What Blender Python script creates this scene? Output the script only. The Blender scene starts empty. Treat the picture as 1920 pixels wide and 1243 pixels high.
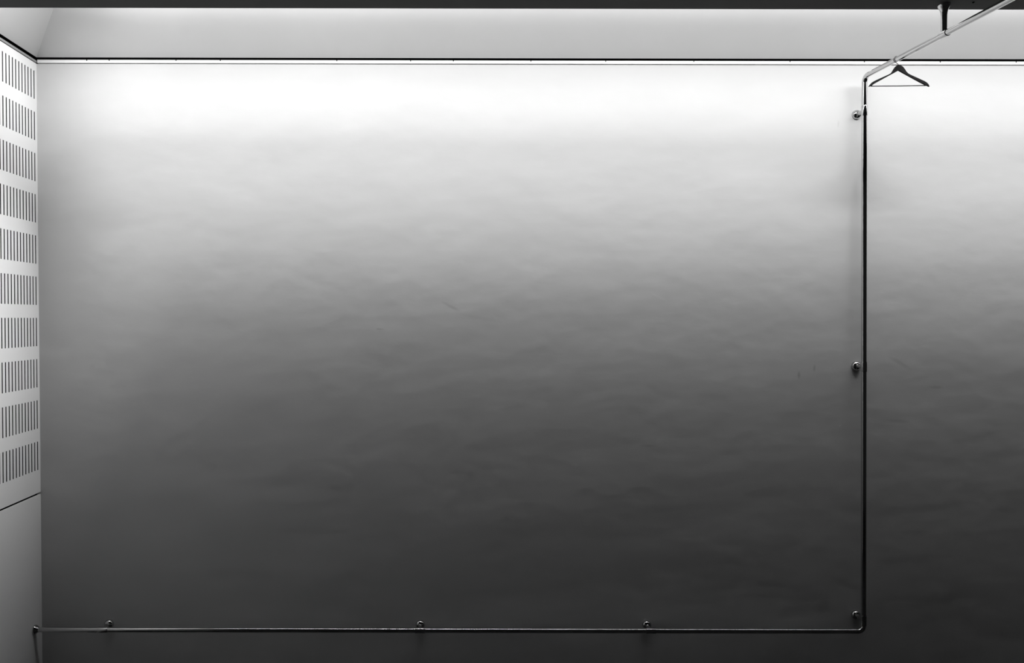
import bpy, bmesh, math
from mathutils import Vector, Matrix

# ------------------------------------------------------------------ camera
sc = bpy.context.scene
C = sc.collection
FPX = 1410.0                      # focal length in photo pixels (1920 wide)
VPX, VPY = 822.0, 597.0           # where the view axis meets the photo
CAM = Vector((0.0, -6.0, 3.40))   # the back wall is the plane y = 0, the floor z = 0
ROLL = math.radians(0.11)
RIGHT = Vector((math.cos(ROLL), 0, math.sin(ROLL)))
UP = Vector((-math.sin(ROLL), 0, math.cos(ROLL)))
FWD = Vector((0, 1, 0))

cam_data = bpy.data.cameras.new('camera')
cam = bpy.data.objects.new('camera', cam_data)
C.objects.link(cam)
m = Matrix.Identity(4)
for r in range(3):
    m[r][0], m[r][1], m[r][2], m[r][3] = RIGHT[r], UP[r], -FWD[r], CAM[r]
cam.matrix_world = m
cam_data.sensor_fit = 'HORIZONTAL'
cam_data.sensor_width = 36.0
cam_data.lens = 36.0 * FPX / 1920.0
cam_data.shift_x = (960.0 - VPX) / 1920.0
cam_data.shift_y = (VPY - 621.5) / 1920.0
cam_data.clip_start = 0.05
sc.camera = cam

# ------------------------------------------------------------------ light
w = bpy.data.worlds.new('world'); sc.world = w
w.use_nodes = True
bg = w.node_tree.nodes['Background']
bg.inputs[0].default_value = (1, 1, 1, 1)
bg.inputs[1].default_value = 0.009


def cove_light(name, x0, x1, y, z, phi, spread, power, width):
    """a strip of the lighting trough hidden above the edge of the dark ceiling"""
    d = bpy.data.lights.new(name, 'AREA')
    d.shape = 'RECTANGLE'
    d.size = x1 - x0
    d.size_y = width
    d.energy = power
    d.spread = math.radians(spread)
    o = bpy.data.objects.new(name, d)
    C.objects.link(o)
    o.location = ((x0 + x1) / 2, y, z)
    o.rotation_euler = (math.radians(90 - phi), 0, 0)
    return o


CEIL = CAM.z + 2.077              # underside of the dark ceiling = top of the back wall
cove_light('cove_wall_washer', -2.95, 8.0, -0.88, CEIL + 0.12, 39, 94, 48, 0.06)
cove_light('cove_tube', -3.08, 8.0, -0.88, CEIL + 0.10, 30, 180, 32, 0.10)
cove_light('cove_wall_grazer', -2.8, 8.0, -0.88, CEIL + 0.13, 62.5, 40, 19.5, 0.05)
cove_light('cove_uplight', -2.55, 8.0, -0.80, CEIL + 0.25, -24, 104, 30, 0.05)


def accent_light(name, x, y, z, phi, spread, power):
    """a small lamp in the same trough turned towards the left wall"""
    d = bpy.data.lights.new(name, 'AREA')
    d.shape = 'DISK'; d.size = 0.09
    d.energy = power; d.spread = math.radians(spread)
    o = bpy.data.objects.new(name, d)
    C.objects.link(o)
    o.location = (x, y, z)
    p = math.radians(phi)
    o.rotation_euler = Vector((-math.cos(p), -0.05, -math.sin(p))).to_track_quat('-Z', 'Y').to_euler()
    return o


accent_light('side_wall_accent_high', -0.4, -0.85, CEIL + 0.12, 10, 58, 6.8)
accent_light('side_wall_accent_low', -0.4, -0.85, CEIL + 0.12, 41, 45, 8.6)

sc.view_settings.view_transform = 'Standard'
sc.view_settings.look = 'None'
sc.view_settings.exposure = 0.0
sc.view_settings.gamma = 1.0
sc.view_settings.use_curve_mapping = False


# ------------------------------------------------------------------ helpers
def ray(px, py):
    return RIGHT * ((px - VPX) / FPX) + UP * ((VPY - py) / FPX) + FWD


def on_y(px, py, y):
    d = ray(px, py)
    return CAM + d * ((y - CAM.y) / d.y)


def on_x(px, py, x):
    d = ray(px, py)
    return CAM + d * ((x - CAM.x) / d.x)


def on_z(px, py, z):
    d = ray(px, py)
    return CAM + d * ((z - CAM.z) / d.z)


def link(name, bm, mat, parent=None, smooth=False):
    me = bpy.data.meshes.new(name)
    bmesh.ops.recalc_face_normals(bm, faces=bm.faces[:])
    bm.to_mesh(me); bm.free()
    me.materials.append(mat)
    if smooth:
        for p in me.polygons:
            p.use_smooth = True
    o = bpy.data.objects.new(name, me)
    C.objects.link(o)
    if parent is not None:
        o.parent = parent
    return o


def tag(o, label, cat=None, kind=None, group=None):
    o['label'] = label
    if cat: o['category'] = cat
    if kind: o['kind'] = kind
    if group: o['group'] = group
    return o


def add_box(bm, x0, x1, y0, y1, z0, z1):
    v = [bm.verts.new((x, y, z)) for x in (x0, x1) for y in (y0, y1) for z in (z0, z1)]
    for f in ((0, 1, 3, 2), (4, 6, 7, 5), (0, 4, 5, 1), (2, 3, 7, 6), (0, 2, 6, 4), (1, 5, 7, 3)):
        bm.faces.new([v[i] for i in f])


def box(name, mat, x0, x1, y0, y1, z0, z1, parent=None):
    bm = bmesh.new()
    add_box(bm, x0, x1, y0, y1, z0, z1)
    return link(name, bm, mat, parent)


def slab(name, mat, pts, thick, parent=None):
    """a flat plate: polygon pts, given thickness away along its normal"""
    P = [Vector(p) for p in pts]
    n = (P[1] - P[0]).cross(P[2] - P[0]).normalized() * thick
    bm = bmesh.new()
    a = [bm.verts.new(p) for p in P]
    b = [bm.verts.new(p + n) for p in P]
    bm.faces.new(a); bm.faces.new(list(reversed(b)))
    for i in range(len(P)):
        j = (i + 1) % len(P)
        bm.faces.new((a[i], a[j], b[j], b[i]))
    return link(name, bm, mat, parent)


def sweep(bm, path, radius, seg=24, cap=True):
    """tube along a polyline with parallel-transported rings"""
    n = len(path)
    tang = []
    for i in range(n):
        a = path[max(i - 1, 0)]; b = path[min(i + 1, n - 1)]
        tang.append((b - a).normalized())
    ref = Vector((0, 0, 1)) if abs(tang[0].z) < 0.9 else Vector((0, 1, 0))
    u = tang[0].cross(ref).normalized()
    rings = []
    for i in range(n):
        u = (u - tang[i] * u.dot(tang[i])).normalized()
        v = tang[i].cross(u)
        rad = radius[i] if isinstance(radius, (list, tuple)) else radius
        rings.append([bm.verts.new(path[i] + (u * math.cos(2 * math.pi * k / seg) + v * math.sin(2 * math.pi * k / seg)) * rad)
                      for k in range(seg)])
    for i in range(n - 1):
        for k in range(seg):
            q = (k + 1) % seg
            bm.faces.new((rings[i][k], rings[i][q], rings[i + 1][q], rings[i + 1][k]))
    if cap:
        bm.faces.new(list(reversed(rings[0]))); bm.faces.new(rings[-1])


def lathe(bm, origin, axis, prof, seg=32):
    """profile of (radius, distance along axis)"""
    path = [origin + axis * d for _, d in prof]
    ref = Vector((0, 0, 1)) if abs(axis.z) < 0.9 else Vector((0, 1, 0))
    u = axis.cross(ref).normalized(); v = axis.cross(u)
    rings = []
    for (rad, d), c in zip(prof, path):
        rings.append([bm.verts.new(c + (u * math.cos(2 * math.pi * k / seg) + v * math.sin(2 * math.pi * k / seg)) * max(rad, 1e-4))
                      for k in range(seg)])
    for i in range(len(rings) - 1):
        for k in range(seg):
            q = (k + 1) % seg
            bm.faces.new((rings[i][k], rings[i][q], rings[i + 1][q], rings[i + 1][k]))
    bm.faces.new(list(reversed(rings[0]))); bm.faces.new(rings[-1])


def fillet(pts, radii, n=10):
    """polyline with rounded corners"""
    out = [pts[0]]
    for i in range(1, len(pts) - 1):
        a = (pts[i - 1] - pts[i]).normalized(); b = (pts[i + 1] - pts[i]).normalized()
        ang = a.angle(b); r = radii[i - 1]
        t = r / math.tan(ang / 2)
        p0 = pts[i] + a * t
        ctr = pts[i] + (a + b).normalized() * (r / math.sin(ang / 2))
        e1 = (p0 - ctr).normalized()
        nrm = e1.cross((pts[i] + b * t - ctr).normalized()).normalized()
        e2 = nrm.cross(e1)
        tot = math.pi - ang
        for k in range(n + 1):
            s = tot * k / n
            out.append(ctr + (e1 * math.cos(s) + e2 * math.sin(s)) * r)
    out.append(pts[-1])
    return out


# ------------------------------------------------------------------ materials
def mat_base(name, col, rough, metal=0.0, spec=0.3):
    m = bpy.data.materials.new(name); m.use_nodes = True
    b = m.node_tree.nodes['Principled BSDF']
    b.inputs['Base Color'].default_value = (col, col, col, 1)
    b.inputs['Roughness'].default_value = rough
    b.inputs['Metallic'].default_value = metal
    b.inputs['Specular IOR Level'].default_value = spec
    return m, m.node_tree.nodes, m.node_tree.links, b


def noise(N, L, coord, scale, detail, stretch=None, rot=None):
    mp = N.new('ShaderNodeMapping')
    L.new(coord, mp.inputs['Vector'])
    if stretch: mp.inputs['Scale'].default_value = stretch
    if rot: mp.inputs['Rotation'].default_value = rot
    t = N.new('ShaderNodeTexNoise')
    t.inputs['Scale'].default_value = scale
    t.inputs['Detail'].default_value = detail
    L.new(mp.outputs[0], t.inputs['Vector'])
    return t.outputs['Fac']


def math_node(N, L, op, a, b=None):
    n = N.new('ShaderNodeMath'); n.operation = op
    for i, v in enumerate((a, b)):
        if v is None: continue
        if isinstance(v, (int, float)): n.inputs[i].default_value = v
        else: L.new(v, n.inputs[i])
    return n.outputs[0]


def painted(name, col, rough=0.75, var=0.04, relief=0.0006, scale=6.0, spec=0.2):
    m, N, L, b = mat_base(name, col, rough, 0, spec)
    tc = N.new('ShaderNodeTexCoord')
    f = noise(N, L, tc.outputs['Object'], scale, 5)
    r = N.new('ShaderNodeMapRange')
    r.inputs['To Min'].default_value = col * (1 - var); r.inputs['To Max'].default_value = col * (1 + var)
    L.new(f, r.inputs['Value'])
    cc = N.new('ShaderNodeCombineColor')
    for i in range(3): L.new(r.outputs[0], cc.inputs[i])
    L.new(cc.outputs[0], b.inputs['Base Color'])
    if relief:
        g = noise(N, L, tc.outputs['Object'], 90, 3)
        bp = N.new('ShaderNodeBump')
        bp.inputs['Strength'].default_value = 0.5; bp.inputs['Distance'].default_value = relief
        L.new(g, bp.inputs['Height']); L.new(bp.outputs[0], b.inputs['Normal'])
    return m


def back_wall_material():
    col = 0.55
    m, N, L, b = mat_base('back_wall_paint', col, 0.7, 0, 0.15)
    tc = N.new('ShaderNodeTexCoord')
    co = tc.outputs['Object']
    # faint patchiness of the paint
    f = noise(N, L, co, 2.2, 6, (1.0, 1.0, 2.2))
    r = N.new('ShaderNodeMapRange')
    r.inputs['To Min'].default_value = col * 0.965; r.inputs['To Max'].default_value = col * 1.035
    L.new(f, r.inputs['Value'])
    val = r.outputs[0]
    # scuffs, smudges and oblique streaks: photo x, y, half width, half height, tilt, darkening
    for px, py, hw, hh, tilt, dark in (
            (1498, 703, 4, 11, 0, .22), (1527, 690, 3.5, 10, 4, .20), (1572, 232, 3, 10, 6, .10),
            (1755, 726, 20, 4, 2, .14), (1682, 789, 36, 5, 5, .10), (1688, 681, 34, 6, 30, .12),
            (846, 575, 26, 5, 27, .14), (712, 617, 12, 2.5, 4, .16), (1215, 836, 26, 4, 2, .12),
            (1236, 557, 24, 4, 25, -.05), (905, 597, 60, 6, 10, .05), (1650, 590, 80, 8, 4, .03)):
        p = on_y(px, py, 0)
        k = 6.0 / FPX
        sub = N.new('ShaderNodeVectorMath'); sub.operation = 'SUBTRACT'
        L.new(co, sub.inputs[0]); sub.inputs[1].default_value = p
        rt = N.new('ShaderNodeVectorRotate'); rt.rotation_type = 'Y_AXIS'
        rt.inputs['Angle'].default_value = math.radians(-tilt)
        L.new(sub.outputs[0], rt.inputs['Vector'])
        sl = N.new('ShaderNodeVectorMath'); sl.operation = 'MULTIPLY'
        L.new(rt.outputs[0], sl.inputs[0]); sl.inputs[1].default_value = (1 / (hw * k), 0, 1 / (hh * k))
        ln = N.new('ShaderNodeVectorMath'); ln.operation = 'LENGTH'
        L.new(sl.outputs[0], ln.inputs[0])
        mr = N.new('ShaderNodeMapRange'); mr.interpolation_type = 'SMOOTHERSTEP'
        mr.inputs['From Min'].default_value = 0.1; mr.inputs['From Max'].default_value = 1.0
        mr.inputs['To Min'].default_value = 1 - dark; mr.inputs['To Max'].default_value = 1
        L.new(ln.outputs['Value'], mr.inputs['Value'])
        val = math_node(N, L, 'MULTIPLY', val, mr.outputs[0])
    cc = N.new('ShaderNodeCombineColor')
    for i in range(3): L.new(val, cc.inputs[i])
    L.new(cc.outputs[0], b.inputs['Base Color'])
    # trowelled unevenness that the raking light picks out, plus roller texture
    h1 = noise(N, L, co, 1.2, 3, (0.9, 1, 1.3), (0, math.radians(14), 0))
    h2 = noise(N, L, co, 4.5, 4, (0.8, 1, 1.7), (0, math.radians(18), 0))
    h3 = noise(N, L, co, 160, 2)
    b1 = N.new('ShaderNodeBump'); b1.inputs['Strength'].default_value = 1; b1.inputs['Distance'].default_value = 0.021
    L.new(h1, b1.inputs['Height'])
    b2 = N.new('ShaderNodeBump'); b2.inputs['Strength'].default_value = 1; b2.inputs['Distance'].default_value = 0.0021
    L.new(h2, b2.inputs['Height']); L.new(b1.outputs[0], b2.inputs['Normal'])
    b3 = N.new('ShaderNodeBump'); b3.inputs['Strength'].default_value = 0.6; b3.inputs['Distance'].default_value = 0.00012
    L.new(h3, b3.inputs['Height']); L.new(b2.outputs[0], b3.inputs['Normal'])
    L.new(b3.outputs[0], b.inputs['Normal'])
    return m


M_WALL = back_wall_material()
M_PANEL = painted('panel_paint', 0.82, 0.6, 0.02, 0.0002, 4.0)
M_COVE = painted('cove_paint', 0.50, 0.8, 0.03, 0.0004, 3.0)
M_TRIM = painted('trim_paint', 0.80, 0.55, 0.06, 0.0003, 12.0)
M_GREY = painted('grey_strip', 0.30, 0.6, 0.06, 0.0003, 12.0)
M_SLOT_SHADE = painted('slot_shade', 0.02, 0.9, 0.1, 0, 20.0, 0.0)  # slot sides coloured dark, standing in for the shade inside the slots
M_SOFFIT = painted('dark_ceiling_paint', 0.06, 0.8, 0.05, 0.0004, 8.0)
M_FLOOR = painted('dark_floor', 0.05, 0.6, 0.1, 0.0005, 4.0)
M_BLACK = painted('black_gap', 0.006, 0.9, 0.05, 0, 8.0, 0.0)
M_HANGER = painted('black_lacquered_wood', 0.005, 0.6, 0.15, 0.0002, 30.0, 0.08)


def chrome(name, col, rough):
    m, N, L, b = mat_base(name, col, rough, 1.0, 0.5)
    tc = N.new('ShaderNodeTexCoord')
    f = noise(N, L, tc.outputs['Object'], 25, 4)
    r = N.new('ShaderNodeMapRange')
    r.inputs['To Min'].default_value = rough * 0.8; r.inputs['To Max'].default_value = rough * 1.3
    L.new(f, r.inputs['Value']); L.new(r.outputs[0], b.inputs['Roughness'])
    return m


M_CHROME = chrome('polished_chrome', 0.54, 0.06)
M_WIRE = chrome('hook_wire', 0.04, 0.35)

# ------------------------------------------------------------------ structure
corner_top = on_y(68.5, 110, 0.0)
corner_low = on_y(79.0, 1180, 0.0)
LEAN = math.atan2(corner_low.x - corner_top.x, corner_top.z - corner_low.z)   # the left wall is out of plumb
XC = corner_top.x
X_BASE = XC + math.tan(LEAN) * corner_top.z                                    # corner at floor level
XR = 8.5
TRIM_TOP = CEIL - 0.023
TRIM_BOT = CEIL - 0.047
WALL_TOP = CEIL - 0.052

fl = box('floor', M_FLOOR, -4.2, XR, -8.5, 0.25, -0.12, 0.0)
tag(fl, 'dark floor far below the clothes rail', 'floor', 'structure')

wb = box('wall_back', M_WALL, -3.75, XR, 0.0, 0.2, 0.0, WALL_TOP)
tag(wb, 'broad white painted wall lit from above, fading to dark at its foot', 'wall', 'structure')
box('gap_backing', M_BLACK, -3.75, XR, 0.035, 0.2, WALL_TOP, CEIL + 0.05, wb)

# white strip with screws along the top of the back wall
tr = box('trim_1', M_TRIM, XC + 0.012, XR, -0.012, 0.03, TRIM_BOT, TRIM_TOP)
tag(tr, 'thin white strip along the top of the broad back wall', 'trim', 'structure')
bm = bmesh.new()
lathe(bm, Vector((0, 0, 0)), Vector((0, -1, 0)), [(0.0042, 0), (0.0042, 0.002), (0.0028, 0.0036), (0.0008, 0.004)], 10)
screw = link('screw', bm, M_BLACK, tr)
screw_px = [164, 206, 331, 414, 632, 770, 850, 995, 1135, 1300, 1480, 1619, 1761, 1903]
for i, px in enumerate(screw_px):
    s = screw if i == 0 else screw.copy()
    if i: C.objects.link(s); s.parent = tr
    s.location = (on_y(px, 113, 0).x, -0.012, TRIM_TOP - 0.004)

# dark ceiling and the pale 45 degree cove above the lighting slot
EDGE = on_z(960, 16.3, CEIL).y
ce = box('ceiling', M_SOFFIT, -4.0, XR, -8.5, EDGE, CEIL, CEIL + 0.03)
tag(ce, 'dark flat ceiling ending short of the back wall at a lighting slot', 'ceiling', 'structure')
U = 0.80
Z0 = CEIL
cb = slab('cove_slope', M_COVE, [(XC, 0, Z0), (XR, 0, Z0), (XR, -U, Z0 + U), (XC + U, -U, Z0 + U)], -0.02, ce)
cb['label'] = 'pale sloping cove above the back wall'
cl = slab('cove_slope', M_COVE, [(XC, 0, Z0), (XC + U, -U, Z0 + U), (XC + U, -1.1, Z0 + U), (XC, -1.1, Z0)], -0.02, ce)
cl['label'] = 'pale sloping cove above the slotted side panels'
box('cove_lid', M_COVE, XC + U - 0.02, XR, -1.1, -U + 0.02, Z0 + U, Z0 + U + 0.03, ce)
box('cove_upstand', M_COVE, XC, XR, -1.1, EDGE - 0.012, Z0 + 0.03, Z0 + U, ce)

hole = screw.copy(); C.objects.link(hole); hole.parent = ce     # small dark fixing in the ceiling
hole.name = 'fixing'
hole.location = on_z(1825, 4, CEIL); hole.rotation_euler = (math.radians(90), 0, 0); hole.scale = (1.6, 1.6, 1.6)

# left wall: slotted acoustic panels above, plain panel below, black gaps between
wl = bpy.data.objects.new('wall_left', None)
C.objects.link(wl)
wl.location = (X_BASE, 0, 0)
wl.rotation_euler = (0, -LEAN, 0)
tag(wl, 'pale side wall with slotted panels above and plain boarding below', 'wall', 'structure')
groove = on_y(77, 924, 0).z
G0, G1 = groove - 0.009, groove + 0.009
TOPL = WALL_TOP
# local frame: x out into the room, y runs towards the camera as -y
box('backing', M_BLACK, -0.2, -0.030, -5.0, 0.0, 0.0, CEIL + 0.05, wl)

Z_TOP_SLOT = on_y(63, 132, -0.04).z
ROW, SLOT_H = 0.3268, 0.2245
PITCH, SLOT_W, FIRST = 0.0430, 0.0130, 0.0415
THICK = 0.016


def slotted_panel(y0, width, first, count):
    """perforated board; y measured from the corner towards the camera"""
    ys = [y0 + 0.0008]
    holes_y = []
    for i in range(count):
        c = y0 + first + i * PITCH
        holes_y.append(len(ys))
        ys += [c - SLOT_W / 2, c + SLOT_W / 2]
    ys.append(y0 + width - 0.0008)
    zs = [G1]
    holes_z = []
    for r in reversed(range(10)):
        zt = Z_TOP_SLOT - ROW * r
        holes_z.append(len(zs))
        zs += [zt - SLOT_H, zt]
    zs.append(TOPL)
    bm = bmesh.new()
    F = [[bm.verts.new((0, -y, z)) for z in zs] for y in ys]
    B = {}

    def back(i, j):
        if (i, j) not in B:
            v = F[i][j].co
            B[(i, j)] = bm.verts.new((-THICK, v.y, v.z))
        return B[(i, j)]
    hy, hz = set(holes_y), set(holes_z)
    for i in range(len(ys) - 1):
        for j in range(len(zs) - 1):
            if i in hy and j in hz:
                q = [(i, j), (i + 1, j), (i + 1, j + 1), (i, j + 1)]
                for a, b in zip(q, q[1:] + q[:1]):
                    bm.faces.new((F[a[0]][a[1]], F[b[0]][b[1]], back(*b), back(*a))).material_index = 1
            else:
                bm.faces.new((F[i][j], F[i + 1][j], F[i + 1][j + 1], F[i][j + 1]))
    n, k = len(ys) - 1, len(zs) - 1
    for j in range(k):
        for i in (0, n):
            bm.faces.new((F[i][j], F[i][j + 1], back(i, j + 1), back(i, j)))
    for i in range(n):
        for j in (0, k):
            bm.faces.new((F[i][j], F[i + 1][j], back(i + 1, j), back(i, j)))
    o = link('acoustic_panel', bm, M_PANEL, wl)
    o.data.materials.append(M_SLOT_SHADE)
    o['label'] = 'white board pierced by rows of narrow vertical slots'
    return o


slotted_panel(0.0, 1.215, FIRST, 27)
slotted_panel(1.215, 1.215, FIRST, 27)
box('plain_panel', M_PANEL, -THICK, 0.0, -5.0, -2.432, G1, TOPL, wl)
box('lower_panel', M_PANEL, -THICK, 0.0, -5.0, -0.0005, 0.0, G0, wl)
box('edge_strip', M_GREY, -0.03, 0.004, -5.0, -0.004, TRIM_BOT + 0.001, TRIM_TOP - 0.006, wl)

# ------------------------------------------------------------------ clothes rail
S = 0.115                                   # stand-off of the tube from the wall
RT = 0.0193
XP = on_y(1620, 600, -S).x
ZR = on_y(900, 1182.0, -S).z
pa, pb = on_x(1655, 125.2, XP), on_x(1891, 0, XP)
slope = (pb.z - pa.z) / (pb.y - pa.y)
zt = lambda y: pa.z + slope * (y - pa.y)
XL = X_BASE - math.tan(LEAN) * ZR           # face of the left wall at rail height

rail = bpy.data.objects.new('clothes_rail', None)
C.objects.link(rail)
rail.location = (XP, 0, ZR)
tag(rail, 'long chrome tube rail running along the wall, up it and out under the ceiling', 'clothes rail')
OFF = Vector((XP, 0, ZR))


def part(name, bm, mat, parent, smooth=True):
    """bmesh in world coordinates, parented without moving"""
    for v in bm.verts: v.co -= OFF
    return link(name, bm, mat, parent, smooth)


def auto(o):
    """keep flat ends crisp on smooth-shaded turned parts"""
    o.data.set_sharp_from_angle(angle=math.radians(40))
    return o


Y_END = -3.6
path = fillet([Vector((XL + 0.02, -S, ZR)), Vector((XP, -S, ZR)), Vector((XP, -S, zt(-S))), Vector((XP, Y_END, zt(Y_END)))],
              [0.045, 0.05], 12)
bm = bmesh.new(); sweep(bm, path, RT, 32)
auto(part('tube', bm, M_CHROME, rail))

CUP = [(0.0365, 0), (0.0372, 0.003)] + [(0.0372 * math.cos(math.radians(t)), 0.005 + 0.031 * math.sin(math.radians(t))) for t in range(0, 66, 8)]


def wall_bracket(base, axis, tube_pt, along):
    """turned cup on the wall, short arm, sleeve round the tube"""
    root = None
    bm = bmesh.new(); lathe(bm, base, axis, CUP, 36)
    root = auto(part('wall_bracket', bm, M_CHROME, rail))
    length = (tube_pt - base).length
    bm = bmesh.new(); lathe(bm, base, axis, [(0.0155, 0.03), (0.0155, length - 0.005)], 24)
    auto(part('arm', bm, M_CHROME, root))
    bm = bmesh.new()
    h = 0.040
    lathe(bm, tube_pt - along * h, along, [(RT, 0), (RT + 0.0028, 0.0012), (RT + 0.0032, 0.003), (RT + 0.0032, 2 * h - 0.003), (RT + 0.0028, 2 * h - 0.0012), (RT, 2 * h)], 32)
    auto(part('sleeve', bm, M_CHROME, root))
    return root


for px in (203, 788, 1213.5):
    x = on_y(px, 1172, -0.02).x
    wall_bracket(Vector((x, 0, ZR)), Vector((0, -1, 0)), Vector((x, -S, ZR)), Vector((1, 0, 0)))
for py in (214, 686, 1154):
    z = on_y(1607, py, -0.02).z
    wall_bracket(Vector((XP, 0, z)), Vector((0, -1, 0)), Vector((XP, -S, z)), Vector((0, 0, 1)))
# end flange on the left wall
bm = bmesh.new()
lathe(bm, Vector((XL, -S, ZR)), Vector((1, 0, 0)), [(0.0365, 0), (0.0370, 0.006), (0.0345, 0.014), (0.029, 0.021), (0.024, 0.027), (0.0215, 0.033), (0.0205, 0.036)], 36)
auto(part('end_flange', bm, M_CHROME, rail))
# ceiling brackets
for y in (on_x(1770, 64.3, XP).y, -2.75):
    p = Vector((XP, y, zt(y)))
    top = Vector((XP, y, CEIL))
    bm = bmesh.new()
    lathe(bm, top, Vector((0, 0, -1)), [(0.0390, 0), (0.0390, 0.004), (0.0360, 0.014), (0.0300, 0.026), (0.0235, 0.040), (0.0200, 0.055), (0.0188, 0.07)], 36)
    root = auto(part('ceiling_bracket', bm, M_CHROME, rail))
    bm = bmesh.new(); lathe(bm, top, Vector((0, 0, -1)), [(0.0182, 0.06), (0.0182, CEIL - p.z - 0.005)], 28)
    auto(part('stem', bm, M_CHROME, root))
    d = Vector((0, -1, -slope)).normalized()
    bm = bmesh.new(); h = 0.038
    lathe(bm, p - d * h, d, [(RT, 0), (RT + 0.0035, 0.0012), (RT + 0.004, 0.003), (RT + 0.004, 2 * h - 0.003), (RT + 0.0035, 2 * h - 0.0012), (RT, 2 * h)], 32)
    auto(part('sleeve', bm, M_CHROME, root))

# ------------------------------------------------------------------ hanger
HY = on_x(1681.5, 113, XP).y
HP = Vector((XP, HY, zt(HY)))               # centre of the tube where the hook rests
hanger = bpy.data.objects.new('coat_hanger', None)
C.objects.link(hanger)
hanger.location = HP
tag(hanger, 'black wooden coat hanger hanging empty from the chrome rail', 'coat hanger')


def hp(cx, cy):
    """photo crop position on the hanger's plane, relative to the tube"""
    p = on_y(1600 + cx / 12.0, 90 + cy / 12.0, HY) - HP
    return p.x, p.z


outline = [(1012, 385), (1060, 394), (1100, 418), (1128, 446), (1156, 486), (1180, 524), (1206, 556), (1240, 584), (1290, 610),
           (1420, 669), (1540, 724), (1600, 752), (1644, 780), (1672, 806), (1692, 838), (1707, 872), (1690, 868), (1668, 856), (1640, 848),
           (1606, 843), (1596, 826), (1500, 776), (1300, 668), (1150, 586), (1012, 508),
           (880, 582), (730, 662), (560, 756), (470, 806), (432, 830), (412, 852), (392, 860), (370, 866), (344, 874), (352, 854), (372, 826), (402, 790), (440, 760),
           (500, 728), (620, 674), (740, 619), (800, 593), (838, 570), (862, 546), (886, 508), (914, 462), (944, 422), (976, 396)]
pts = [hp(*q) for q in outline]
bm = bmesh.new()
T = 0.0065
cx0 = sum(p[0] for p in pts) / len(pts)
front = [bm.verts.new((x, -T, z)) for x, z in pts]
backv = [bm.verts.new((x, T, z)) for x, z in pts]
bm.faces.new(front); bm.faces.new(list(reversed(backv)))
for i in range(len(pts)):
    j = (i + 1) % len(pts)
    bm.faces.new((front[i], backv[i], backv[j], front[j]))
body = link('shoulders', bm, M_HANGER, hanger)
bv = body.modifiers.new('bevel', 'BEVEL'); bv.width = 0.0016; bv.segments = 2; bv.limit_method = 'ANGLE'; bv.angle_limit = math.radians(50)

bm = bmesh.new()
a, b_ = hp(398, 859), hp(1632, 844)
sweep(bm, [Vector((a[0], 0, a[1])), Vector(((a[0] + b_[0]) / 2, 0, (a[1] + b_[1]) / 2 - 0.0012)), Vector((b_[0], 0, b_[1]))], 0.0034, 12)
link('trouser_bar', bm, M_HANGER, hanger, True)

# wire hook: up from the neck, round the side of the tube and over its top
nx, nz = hp(1013, 392)
RW = 0.0025
rh = RT + RW + 0.0012
cz = RT + RW - rh
hook = [Vector((nx, 0, nz - 0.012)), Vector((nx, 0, nz + 0.002)), Vector((nx - 0.002, 0, nz + 0.007)), Vector((nx - 0.006, 0, (nz + 0.007 - rh * .8) / 2 - 0.004))]
for k in range(0, 21):
    s = math.radians(-112 - k * 11.2)
    hook.append(Vector((rh * math.cos(s), 0, cz + rh * math.sin(s))))
bm = bmesh.new(); sweep(bm, hook, RW, 12)
link('hook', bm, M_WIRE, hanger, True)['label'] = 'thin metal wire hook'
